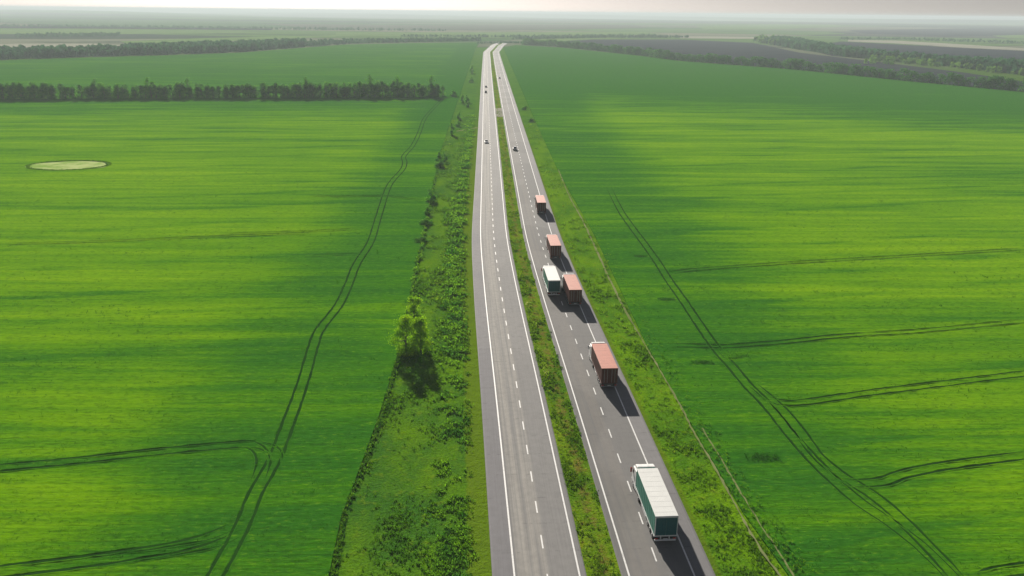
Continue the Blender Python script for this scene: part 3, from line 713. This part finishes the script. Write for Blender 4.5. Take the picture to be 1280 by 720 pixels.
# distant woods, too many and too far to count
def wood(name, pts, count, h, mat, label, quads=26):
    P = [at(x, y) for x, y in pts]; V = [(p.x, p.y) for p in P]; tri = geometry.tessellate_polygon([[Vector((a, b, 0)) for a, b in V]])
    ar = []; T = []
    for t_ in tri:
        a, b, c = (P[k] for k in t_); ar.append(abs((b-a).cross(c-a).z)); T.append((a, b, c))
    ar = np.array(ar)/sum(ar); pick = rng.choice(len(T), count, p=ar)
    r1, r2 = rng.uniform(0, 1, count), rng.uniform(0, 1, count); fl = r1+r2 > 1; r1[fl], r2[fl] = 1-r1[fl], 1-r2[fl]
    A, B, Cc = (np.array([tuple(T[k][j]) for k in pick]) for j in range(3))
    pos = A+(B-A)*r1[:, None]+(Cc-A)*r2[:, None]
    hh = h*rng.uniform(.5, 1.1, count); N = count*quads
    hb = np.repeat(hh, quads); u = rng.uniform(.04, 1, N); rad = hb*.42*np.sqrt(np.clip(1-(u-.45)**2*2.4, .05, 1))*rng.uniform(.3, 1, N); an = rng.uniform(0, 2*pi, N)
    c = np.repeat(pos, quads, 0)+np.stack([rad*np.cos(an), rad*np.sin(an), hb*u], 1)
    d = rng.normal(0, 1, (N, 3)); d /= np.linalg.norm(d, axis=1)[:, None]; e = np.cross(d, rng.normal(0, 1, (N, 3))); e /= np.linalg.norm(e, axis=1)[:, None]
    L = hb*.26*rng.uniform(.6, 1.3, N)
    Vv = np.stack([c-d*L[:, None], c+e*L[:, None]*.8, c+d*L[:, None], c-e*L[:, None]*.8], 1).reshape(-1, 3)
    tn = np.clip(np.repeat(rng.uniform(0, 1, count), quads)*.7+rng.uniform(0, .3, N), 0, 1)
    return tag(raw(name, Vv, np.arange(4*N).reshape(-1, 4), mat, attr=np.repeat(tn, 4)), label, 'woodland', kind='stuff')
wood('woodland', [(-60, 76), (0, 74.8), (100, 71.3), (208, 68.5), (302, 64.8), (380, 59), (380, 56), (302, 58), (208, 62), (100, 66.5), (-60, 70)], 1500, 11, M['leaf_far'], 'grey green wood beyond the far end of the left field')
wood('woodland', [(380, 58.5), (440, 54.7), (520, 52.8), (600, 51.4), (600, 50.4), (520, 51), (430, 52), (380, 54)], 500, 7, M['leaf_far'], 'thin belt of woodland beyond the far left field edge')
wood('scrub', [(596, 55.2), (640, 54.2), (668, 55.0), (668, 53.8), (640, 53.0), (596, 54.0)], 170, 3.5, M['leaf_far'], 'low scrub where the road disappears over the crest', 16)
wood('woodland', [(640, 49.3), (760, 47.6), (860, 47.4), (860, 46.6), (760, 46.6), (640, 48)], 420, 6, M['leaf_far'], 'far wooded line behind the ploughed field')
wood('woodland', [(955, 54), (998, 62), (1060, 71.5), (1140, 78), (1220, 87), (1310, 98), (1310, 90), (1200, 82), (1120, 75), (1050, 66), (1000, 55), (975, 51)], 2600, 12, M['leaf_far'], 'wood between the two ploughed fields on the right')
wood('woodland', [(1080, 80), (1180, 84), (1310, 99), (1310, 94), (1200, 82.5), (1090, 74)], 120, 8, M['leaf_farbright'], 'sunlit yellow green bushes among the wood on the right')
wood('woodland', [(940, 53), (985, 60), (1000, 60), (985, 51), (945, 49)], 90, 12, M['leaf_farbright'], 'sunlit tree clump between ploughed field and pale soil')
wood('woodland', [(-40, 33.5), (340, 37.2), (560, 39), (560, 38.6), (340, 36.4), (-40, 32.8)], 700, 8, M['leaf_far'], 'dark line of woodland across the distant left plain', 14)
wood('woodland', [(20, 47), (150, 45.5), (150, 43.5), (20, 45)], 260, 7, M['leaf_far'], 'distant wood patches above the left field', 14)
wood('woodland', [(1050, 50), (1120, 50), (1300, 56), (1300, 54), (1120, 48.5), (1050, 48.5)], 300, 6, M['leaf_far'], 'distant wood behind the strip of pale soil', 14)
wood('woodland', [(500, 46.2), (640, 46.8), (820, 45.2), (820, 44.7), (640, 46.0), (500, 45.6)], 420, 6, M['leaf_far'], 'distant hedge line above the end of the road', 14)

# ------------------------------------------------------------------ vehicles
M.update(white=plain('white_paint', (.72, .72, .72), .35), cream=plain('white_tarpaulin', (.66, .67, .65), .6, noise=.05, scale=1.2),
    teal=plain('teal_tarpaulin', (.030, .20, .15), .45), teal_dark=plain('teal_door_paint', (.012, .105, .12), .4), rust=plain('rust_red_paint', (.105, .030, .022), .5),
    salmon=plain('sunlit_red_roof', (.50, .17, .115), .6, noise=.08, scale=1.0), rubber=plain('tyre_rubber', (.022, .022, .022), .85), steel=plain('wheel_steel', (.45, .45, .46), .4, .6),  # salmon roof: strong top light put into the colour, lighter than the rust sides
    chassis=plain('chassis_black', (.03, .03, .032), .6), glass=plain('dark_glass', (.015, .02, .025), .08, noise=0, spec=.8), red=plain('red_lens', (.5, .02, .01), .3), amber=plain('amber_lens', (.7, .25, .02), .3),
    lens=plain('clear_lens', (.7, .7, .68), .15), grey=plain('grey_plastic', (.18, .18, .185), .6), redp=plain('red_paint', (.40, .03, .03), .35), silver=plain('silver_paint', (.62, .63, .65), .3, .3),
    black=plain('black_paint', (.018, .018, .022), .25), tank=plain('tank_aluminium', (.6, .6, .6), .35, .8))
BL = 10.7   # length of the load box
def make_truck(kind):
    root = empty('truck', (0, 0, 0)); W = 1.3
    if kind == 'green': side, rear, roof, cab, rail = M['teal'], M['teal_dark'], M['cream'], M['white'], M['white']
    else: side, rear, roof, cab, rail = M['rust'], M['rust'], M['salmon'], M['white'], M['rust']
    # load box, y from 0 (tail) to BL
    b = MB().box(-W, W, .06, BL, 1.22, 3.86, .03)
    k = 27 if kind != 'green' else 12
    for i in range(k):
        y0 = .35+(BL-.7)*i/(k-1)
        for s_ in (-1, 1): b.box(s_*(W-.005)-.025, s_*(W-.005)+.025, y0-(.08 if kind != 'green' else .03), y0+(.08 if kind != 'green' else .03), 1.32, 3.74)
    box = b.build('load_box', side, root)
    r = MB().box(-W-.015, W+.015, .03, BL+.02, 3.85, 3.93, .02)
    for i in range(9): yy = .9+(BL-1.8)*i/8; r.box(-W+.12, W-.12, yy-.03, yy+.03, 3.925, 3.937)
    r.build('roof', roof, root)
    rl = MB()
    for s_ in (-1, 1): rl.box(s_*(W+.012)-.03, s_*(W+.012)+.03, .0, BL, 1.12, 1.26)
    rl.build('side_rail', rail, root)
    for s_ in (-1, 1):   # rear doors with locking bars
        d = MB().box(min(.02*s_, (W-.08)*s_), max(.02*s_, (W-.08)*s_), -.02, .055, 1.3, 3.78, .01).build('rear_door', rear, root)
        g = MB()
        for xx in (.35, .85): g.cyl((xx*s_, -.045, 2.54), .022, 2.4, 'Z', 8)
        g.build('locking_bar', M['steel'] if kind != 'green' else M['teal_dark'], d)
    fr = MB().box(-W, W, -.035, .05, 3.74, 3.86).box(-W, W, -.035, .05, 1.16, 1.3)
    for s_ in (-1, 1): fr.box(s_*(W-.04)-.04, s_*(W-.04)+.04, -.035, .05, 1.3, 3.74)
    fr.build('door_frame', rail if kind == 'green' else M['rust'], root)
    c = MB()
    for s_ in (-1, 1): c.box(s_*.5-.07, s_*.5+.07, .3, 12.6, .85, 1.13)
    for yy in (.5, 3, 5.5, 8, 10): c.box(-W+.05, W-.05, yy-.05, yy+.05, 1.02, 1.14)
    c.build('chassis', M['chassis'], root)
    bp_ = MB().box(-1.25, 1.25, .02, .18, .48, .66, .02).box(-.55, -.45, .12, .3, .6, 1.0).box(.45, .55, .12, .3, .6, 1.0).build('rear_bumper', M['white'] if kind == 'green' else M['grey'], root)
    for s_ in (-1, 1): MB().box(s_*1.05-.17, s_*1.05+.17, -.03, .03, .78, .92, .01).build('tail_light', M['red'], root)
    MB().box(-.26, .26, -.02, .015, .74, .86).build('number_plate', M['white'], root)
    for s_ in (-1, 1):   # side guards, landing legs
        g = MB()
        for zz in (.55, .85): g.box(s_*1.22-.02, s_*1.22+.02, 4.9, 7.6, zz-.06, zz+.06)
        for yy in (5.0, 6.3, 7.5): g.box(s_*1.19-.02, s_*1.19+.02, yy-.03, yy+.03, .5, 1.12)
        g.build('side_guard', M['silver'], root)
        MB().box(s_*.85-.06, s_*.85+.06, 7.85, 7.97, .35, 1.1).box(s_*.85-.13, s_*.85+.13, 7.78, 8.04, .3, .35).build('landing_leg', M['grey'], root)
        MB().box(s_*1.05-.2, s_*1.05+.2, .9, 4.65, 1.07, 1.1).box(s_*1.05-.2, s_*1.05+.2, .62, .66, .45, 1.08).build('mudguard', M['chassis'], root)
    def wheel(x, y, r_=.5, wd=.32):
        t_ = MB().cyl((x, y, r_), r_, wd, 'X', 24, bevel=.03).build('wheel', M['rubber'], root, smooth=False)
        s_ = 1 if x > 0 else -1
        MB().cyl((x+s_*(wd/2-.01), y, r_), r_*.56, .06, 'X', 16).cyl((x+s_*(wd/2+.03), y, r_), r_*.2, .09, 'X', 10).build('rim', M['steel'], t_)
    for yy in (1.35, 2.55, 3.75):
        for s_ in (-1, 1): wheel(s_*1.08, yy)
    for s_ in (-1, 1): wheel(s_*.97, 9.15, .5, .58); wheel(s_*1.08, 12.45, .5, .32)
    # tractor
    y0, y1 = BL+.42, BL+2.75
    prof = [(y0, 1.0), (y1-.05, .95), (y1, 1.5), (y1-.10, 2.0), (y1-.42, 2.95), (y1-.75, 3.15), (y0, 3.2)]
    MB().prism(prof, -1.24, 1.24, .07, 2).build('cab', cab, root)
    df = [(y0+.05, 3.2), (y1-.85, 3.2), (y1-1.15, 3.62), (y0+.35, 3.84), (y0+.05, 3.84)]
    MB().prism(df, -1.12, 1.12, .06, 2).build('roof_deflector', cab, root)
    MB().prism([(y1-.085, 2.05), (y1-.06, 2.08), (y1-.36, 2.88), (y1-.43, 2.88)], -1.08, 1.08).build('windscreen', M['glass'], root)
    MB().prism([(y1-.47, 2.95), (y1-.44, 2.99), (y1-.12, 2.86), (y1-.18, 2.8)], -1.1, 1.1).build('sun_visor', M['grey'], root)
    MB().box(-1.2, 1.2, y1-.02, y1+.06, .95, 1.75, .03).build('grille', M['grey'], root)
    MB().box(-1.24, 1.24, y1-.35, y1+.12, .32, .95, .06, 2).build('front_bumper', cab, root)
    for s_ in (-1, 1):
        MB().box(s_*.95-.18, s_*.95+.18, y1+.1, y1+.14, .55, .75, .01).build('headlight', M['lens'], root)
        x_ = s_*1.245
        MB().prism([(y1-1.15, 2.0), (y1-.28, 2.0), (y1-.52, 2.7), (y1-1.15, 2.7)], x_-.012, x_+.012).build('side_window', M['glass'], root)
        mr = MB().box(s_*1.45-.1, s_*1.45+.1, y1-.35, y1-.22, 1.95, 2.65, .03).box(min(s_*1.2, s_*1.42), max(s_*1.2, s_*1.42), y1-.31, y1-.27, 2.5, 2.55).build('mirror', cab if kind != 'green' else M['redp'], root)
        MB().box(s_*1.1-.14, s_*1.1+.14, y0-.15, y1-.1, .42, 1.02, .03).build('step_panel', cab, root)
        MB().box(s_*1.13-.03, s_*1.13+.03, y0-.62, y0+.1, 1.05, 3.6, .02).build('side_fairing', cab, root)
        MB().cyl((s_*.98, y0-.85, .75), .31, 1.15, 'Y', 16, bevel=.03).build('fuel_tank', M['tank'], root)
        MB().prism([(8.5, .95), (8.5, .75), (8.62, 1.02), (9.15, 1.1), (9.7, 1.02), (9.82, .75), (9.82, .95), (9.6, 1.12), (9.15, 1.16), (8.7, 1.12)], s_*.97-.3, s_*.97+.3).build('fender', M['grey'], root)
    return root
# lengths measured from the tail of the load box
def put_truck(o, px, py, label, group='trucks in the convoy on the right road'):
    sx, sz = 1.10, 1.05
    p = at(px, py, 3.93*sz+ASZ)      # middle of the upper rear edge of the load box
    o.location = (p.x, p.y, ASZ+.012); o.rotation_euler = (0, 0, heading(p.y+6)); o.scale = (sx, 1.03, sz)
    tag(o, label, 'truck', group); return o
tg = make_truck('green'); tr_ = make_truck('red')
put_truck(tg, 834, 645.5, 'nearest truck, white roof and teal sides, close to the bottom of the photo')
put_truck(copy_tree(tg), 693, 350.6, 'white roofed teal truck beside a red one in the left lane')
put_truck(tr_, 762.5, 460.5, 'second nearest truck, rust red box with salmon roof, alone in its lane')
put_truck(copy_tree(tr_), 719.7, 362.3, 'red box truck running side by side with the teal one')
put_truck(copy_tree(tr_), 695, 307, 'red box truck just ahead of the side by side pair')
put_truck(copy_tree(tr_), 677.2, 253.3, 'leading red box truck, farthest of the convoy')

def make_car(paint, style='hatch'):
    root = empty('car', (0, 0, 0)); k = 1.0 if style != 'suv' else 1.18
    body = [(0, .35), (0, .62*k), (.1, .88*k), (.75, .95*k), (3.0, .92*k), (4.1, .74*k), (4.3, .55*k), (4.3, .32), (3.9, .25), (.3, .25)]
    MB().prism(body, -.88, .88, .06, 2).build('body', paint, root)
    cabn = [(.25, .93*k), (.75, 1.42*k), (2.15, 1.45*k), (3.05, .91*k)]
    MB().prism(cabn, -.76, .76, .03, 2, taper=lambda z: 1-.16*max(0, (z-.9*k))).build('window_band', M['glass'], root)
    MB().box(-.64, .64, .75, 2.1, 1.42*k, 1.475*k, .02).build('roof', paint, root)
    for s_ in (-1, 1):
        for yy in (.85, 3.45):
            wv = MB().cyl((s_*.80, yy, .32), .32, .2, 'X', 18, bevel=.02).build('wheel', M['rubber'], root)
            MB().cyl((s_*.905, yy, .32), .19, .02, 'X', 12).build('rim', M['steel'], wv)
        MB().box(s_*.66-.16, s_*.66+.16, -.02, .05, .62*k, .76*k, .01).build('tail_light', M['red'], root)
        MB().box(s_*.64-.17, s_*.64+.17, 4.2, 4.31, .52*k, .64*k, .01).build('headlight', M['lens'], root)
        MB().box(s_*.96-.07, s_*.96+.07, 2.65, 2.78, .95*k, 1.1*k, .02).build('mirror', paint, root)
    MB().box(-.86, .86, -.06, .1, .3, .52, .03).build('bumper', M['grey'], root)
    return root
def put_car(o, px, py, lane, label, back=False):
    y = at(px, py).y; q = off(y, lane); o.location = (q.x, q.y, ASZ+.01); o.rotation_euler = (0, 0, heading(y)+(pi if back else 0)); tag(o, label, 'car', 'cars on the far stretch of the roads')
put_car(make_car(M['white']), 606, 178, -12.9+4.4, 'white car alone on the left road, driving towards the camera', True)
put_car(make_car(M['white'], 'suv'), 643.5, 188.5, 2.3+2.9, 'white car on the right road, ahead of the trucks')
put_car(make_car(M['black'], 'suv'), 607, 116, -12.9+4.3, 'larger black car following close behind another on the left road', True)
put_car(make_car(M['black']), 607.4, 109.2, -12.9+4.5, 'smaller black car at the rear of the far pair on the left road', True)
put_car(make_car(M['silver']), 623.6, 98.5, 2.3+2.9, 'tiny silver car farthest away on the right road')

# ------------------------------------------------------------------ haze
hv = NT('haze_air')
hv.set(hv.out.inputs['Volume'], hv.n('VolumePrincipled', {'Color': (.63, .71, .77), 'Density': .00017, 'Anisotropy': .1}).outputs[0])
hb_ = MB().box(-30500, 30500, -30500, 30500, -1.5-40, 72, 0).build('haze', hv.m)
tag(hb_, kind='stuff')
